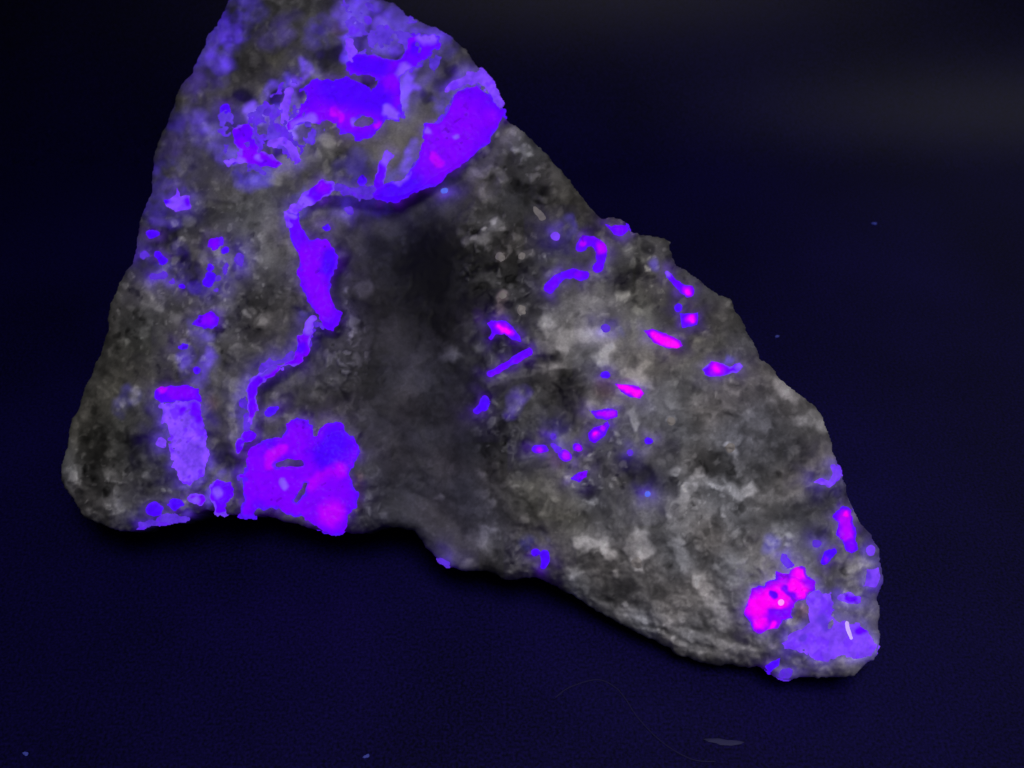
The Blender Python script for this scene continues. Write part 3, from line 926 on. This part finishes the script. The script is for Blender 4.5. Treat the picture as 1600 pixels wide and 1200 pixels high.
patch(fp, [St([8, 7], 1225, 872, 1232, 882)], 'd', jit=3, mott=0.6)
# hot magenta cluster
mg = patch(fp, [P(1162, 950, 1172, 932, 1175, 920, 1195, 915, 1197, 905, 1210, 904, 1212, 892, 1222, 896, 1232, 895, 1242, 886, 1257, 887,
                  1262, 900, 1275, 910, 1273, 920, 1262, 927, 1257, 936, 1242, 940, 1240, 955, 1237, 966, 1222, 967, 1215, 980, 1200, 984,
                  1189, 990, 1177, 985, 1175, 972, 1162, 962)],
           'm', [('m', 17, 1183, 948, 1200, 936, 1222, 928), ('m', 10, 1188, 972), ('m', 10, 1250, 896), ('m', 11, 1240, 914, 1254, 924),
                 ('m', 9, 1222, 944), ('m', 6, 1207, 978), ('q', 6, 1225, 905), ('v', 4, 1204, 926, 1211, 932), ('u', 5, 1225, 918, 1238, 932), ('u', 6, 1205, 956, 1232, 957)],
           thick=0.0008, jit=2.4, label="hot magenta crystal cluster near the rock's right-hand tip")
patch("bright_spot", [E(1221, 941, 7, 7)], 'k', jit=0.4, thick=0.0008, lift=0.0009, parent=mg)
patch("bright_spot", [E(1253, 922, 2, 2)], 'k', jit=0.3, lift=0.0009, parent=mg, step=0.8)
pp = patch(fp, [P(1262, 937, 1268, 930, 1280, 926, 1295, 929, 1302, 942, 1300, 960, 1312, 972, 1342, 972, 1360, 987, 1371, 1007, 1366, 1020,
                  1352, 1029, 1332, 1031, 1312, 1025, 1275, 1031, 1257, 1016, 1225, 1015, 1222, 1005, 1235, 987, 1265, 972, 1272, 955)],
           'p', [('d', 9, 1285, 968, 1290, 980), ('d', 6, 1255, 998), ('v', 6, 1340, 985, 1350, 985)], [E(1298, 975, 4, 7, 20)], thick=0.0004, jit=4.5, mott=0.45,
           label="pale lilac crystal crust on the rock's lower right knob")
patch("crystal_needle", [St([3.6, 4, 3.6], 1323, 974, 1325, 984, 1330, 997)], 'w', jit=0.3, thick=0.0008, lift=0.0009, parent=pp, step=0.8)
patch(fp, [E(1328, 935, 19, 8, 8)], 'p', [('v', 5, 1325, 935, 1335, 935)], jit=2.6, mott=0.5)
patch(fp, [P(1196, 1042, 1205, 1034, 1219, 1028, 1217, 1040, 1203, 1050)], 'b', jit=1.3)
patch(fs, [E(1228, 1052, 11, 8, -10)], 'd', jit=2, mott=0.4)

# pale grains standing out of the grey face


def grain(shapes, lift=0.0005):
    o = patch("quartz_grain", shapes, 'w', jit=2.0, lift=lift, mat=M_GRAIN, thick=0.00016)
    return o


for sh in ([St([5, 5], 838, 328, 848, 340)], [E(781, 402, 7, 6)], [E(814, 400, 6, 6)], [E(785, 462, 6, 5, 20)],
           [E(815, 484, 8, 7, 40)], [E(1140, 700, 8, 7)], [E(1048, 657, 7, 6, 30)], [E(995, 880, 9, 8, 20)]):
    grain(sh, 0.0)

# ------------------------------------------------------------------ body of the rock
STEP = 2.0
gx = np.arange(70, 1404, STEP)
gy = np.arange(-82, 1090, STEP)
X, Y = np.meshgrid(gx, gy)
D = outline(X, Y)
RING = 16.0
keep = D > -RING
Dy, Dx = np.gradient(poly_sdf(X, Y, OUT), STEP)
nrm = np.hypot(Dx, Dy) + 1e-6
Dx /= nrm
Dy /= nrm
used, faces = grid_mesh(keep, X.shape)
x, y, d = X.ravel()[used], Y.ravel()[used], D.ravel()[used]
gxn, gyn = Dx.ravel()[used], Dy.ravel()[used]
s = np.maximum(-d, 0)
h = surf(x, y, d)
alb, glow, rel = body_colour(x, y)
# halo of scattered light round each glowing mineral, painted into the stone's emission
for shp, cls, _t in HALO:
    px = [p for q in shp for p in ([q[1]] if q[0] == 'E' else [a[0] for a in q[1]])]
    py = [p for q in shp for p in ([q[2]] if q[0] == 'E' else [a[1] for a in q[1]])]
    sel = np.nonzero((x > min(px) - 50) & (x < max(px) + 50) & (y > min(py) - 50) & (y < max(py) + 50))[0]
    xx, yy = x[sel], y[sel]
    m = shape_sdf(xx + 5 * rnoise(xx, yy, 16, 701), yy + 5 * rnoise(xx, yy, 16, 702), shp)
    out = np.maximum(-m, 0)
    soft = cls in ('p', 'd', 'lb', 's', 't')
    k = (0.22 if cls in 'st' else 0.44 if soft else 0.30) * np.exp(-out / (9.0 if soft else 6.0)) + 0.045 * np.exp(-out / 22.0)
    k = k * np.clip(0.8 + 0.5 * rnoise(xx, yy, 15, 703), 0.2, 1.4)
    c = srgb(CLS['d'] if soft else (90, 12, 200))
    glow[sel] = np.maximum(glow[sel], c[None, :] * k[:, None])
h = h + 0.000011 * np.clip(rel, -30, 40) * sstep(0, 20, d)
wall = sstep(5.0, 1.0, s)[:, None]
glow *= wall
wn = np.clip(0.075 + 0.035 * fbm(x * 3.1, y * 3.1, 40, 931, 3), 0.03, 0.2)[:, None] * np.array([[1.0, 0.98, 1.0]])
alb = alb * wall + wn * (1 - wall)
# below the rim the stone narrows and runs down to the cloth
ux = x + gxn * s * 2.2
uy = y + gyn * s * 2.2
pts = face_points(ux, uy, h)
depth = np.minimum(0.085 * (s / RING) ** 2, np.maximum(pts[:, 2] - 0.0003, 0) / math.sin(math.radians(56)))
dv = np.array([0.0, math.cos(math.radians(56)), -math.sin(math.radians(56))])
pts = pts + depth[:, None] * dv
pts[:, :2] += (0.0002 * np.stack([rnoise(x * 7, y * 7, 60, 401), rnoise(x * 7, y * 7, 60, 402)], axis=1)) * (s > 3)[:, None]
pts[:, 2] = np.maximum(pts[:, 2], 0.0003)
# close the underside: one face along the border loop, flat on the cloth
e = np.concatenate([faces[:, [0, 1]], faces[:, [1, 2]], faces[:, [2, 3]], faces[:, [3, 0]]])
key = e[:, 0].astype(np.int64) * 10000000 + e[:, 1]
rkey = e[:, 1].astype(np.int64) * 10000000 + e[:, 0]
border = e[~np.isin(key, rkey)]
body = mesh_obj("rock_body", pts, faces, M_STONE, rock, {"albedo": alb, "fluorescence": glow})  # fluorescence layer also carries the painted halo
# underside as a second coarse sheet fanned from the border
nxt = {int(a): int(b) for a, b in border}
start = next(iter(nxt))
loop = [start]
while nxt.get(loop[-1]) is not None and nxt[loop[-1]] != start and len(loop) < len(nxt) + 1:
    loop.append(nxt[loop[-1]])
lp = pts[loop]
cen = lp.mean(axis=0)
uv = np.vstack([lp, [[cen[0], cen[1], 0.0003]]])
mesh_obj("underside", uv, [((i + 1) % len(loop), i, len(loop)) for i in range(len(loop))], M_STONE, rock,
         {"albedo": np.full((len(uv), 3), 0.12), "fluorescence": np.zeros((len(uv), 3))})

# ------------------------------------------------------------------ lint on the cloth


def lump(name, px, py, rpx, mat, flat=0.4, el=1.0, ang=0.0, seed=1):
    c = ground_point(px, py, 0.0)
    r = rpx * DIST / F
    rings, seg = 5, 10
    vs, fs_ = [], []
    for i in range(rings + 1):
        th = math.pi * i / rings
        for j in range(seg):
            ph = 2 * math.pi * j / seg
            k = 1 + 0.35 * math.sin(ph * 2 + seed) * math.sin(th) + 0.2 * math.sin(ph * 3 + seed * 2.3)
            a, b = r * k * math.sin(th) * math.cos(ph) * el, r * k * math.sin(th) * math.sin(ph)
            vs.append((a * math.cos(ang) - b * math.sin(ang), a * math.sin(ang) + b * math.cos(ang), r * flat * (1 - math.cos(th)) + 0.0001))
    for i in range(rings):
        for j in range(seg):
            fs_.append((i * seg + j, i * seg + (j + 1) % seg, (i + 1) * seg + (j + 1) % seg, (i + 1) * seg + j))
    o = mesh_obj(name, np.array(vs), fs_, mat)
    o.location = c
    return o


for px, py, r, lab in ((1366, 351, 4, "faint blue dust speck on the cloth at upper right beyond the rock"),
                       (1214, 527, 3, "tiny blue dust speck just right of the rock's sloping edge"),
                       (41, 1179, 3.2, "small blue dust speck in the bottom left corner of the cloth"),
                       (573, 1183, 3.2, "small blue dust speck at the bottom of the cloth, left of the fibre")):
    tag(lump("dust_speck", px, py, r, M_DUST, 0.5, 1.2, 0.3, px), lab, "dust speck", "dust specks on the cloth")
tag(lump("lint_flake", 1132, 1160, 5.5, M_LINT, 0.05, 4.6, 0.0, 3), "thin grey lint flake lying flat on the dark blue cloth below the rock", "lint")


def fibre(name, pts, r, mat):
    P3 = [ground_point(a, b, 0.0001) for a, b in pts]
    fine = []
    n = len(P3)
    for i in range(n - 1):
        p0, p1, p2, p3 = P3[max(i - 1, 0)], P3[i], P3[i + 1], P3[min(i + 2, n - 1)]
        for k in range(8):
            t = k / 8
            fine.append(0.5 * ((2 * p1) + (-p0 + p2) * t + (2 * p0 - 5 * p1 + 4 * p2 - p3) * t * t + (-p0 + 3 * p1 - 3 * p2 + p3) * t ** 3))
    fine.append(P3[-1])
    vs, fs_ = [], []
    for i, p in enumerate(fine):
        q = fine[min(i + 1, len(fine) - 1)] - fine[max(i - 1, 0)]
        q = q / np.linalg.norm(q)
        sd = np.array([-q[1], q[0], 0])
        for j in range(6):
            a = math.pi * 2 * j / 6
            vs.append(p + r * (math.cos(a) * sd + math.sin(a) * np.array([0, 0, 1])))
    for i in range(len(fine) - 1):
        for j in range(6):
            fs_.append((i * 6 + j, i * 6 + (j + 1) % 6, i * 6 + 6 + (j + 1) % 6, i * 6 + 6 + j))
    return mesh_obj(name, np.array(vs), fs_, mat)


tag(fibre("cloth_fibre", [(868, 1090), (890, 1074), (932, 1062), (960, 1073), (977, 1092), (997, 1122), (1035, 1160), (1080, 1186), (1118, 1190)],
          0.00008, M_HAIR), "faint curved hair-like fibre lying on the dark blue cloth in front of the rock", "fibre")
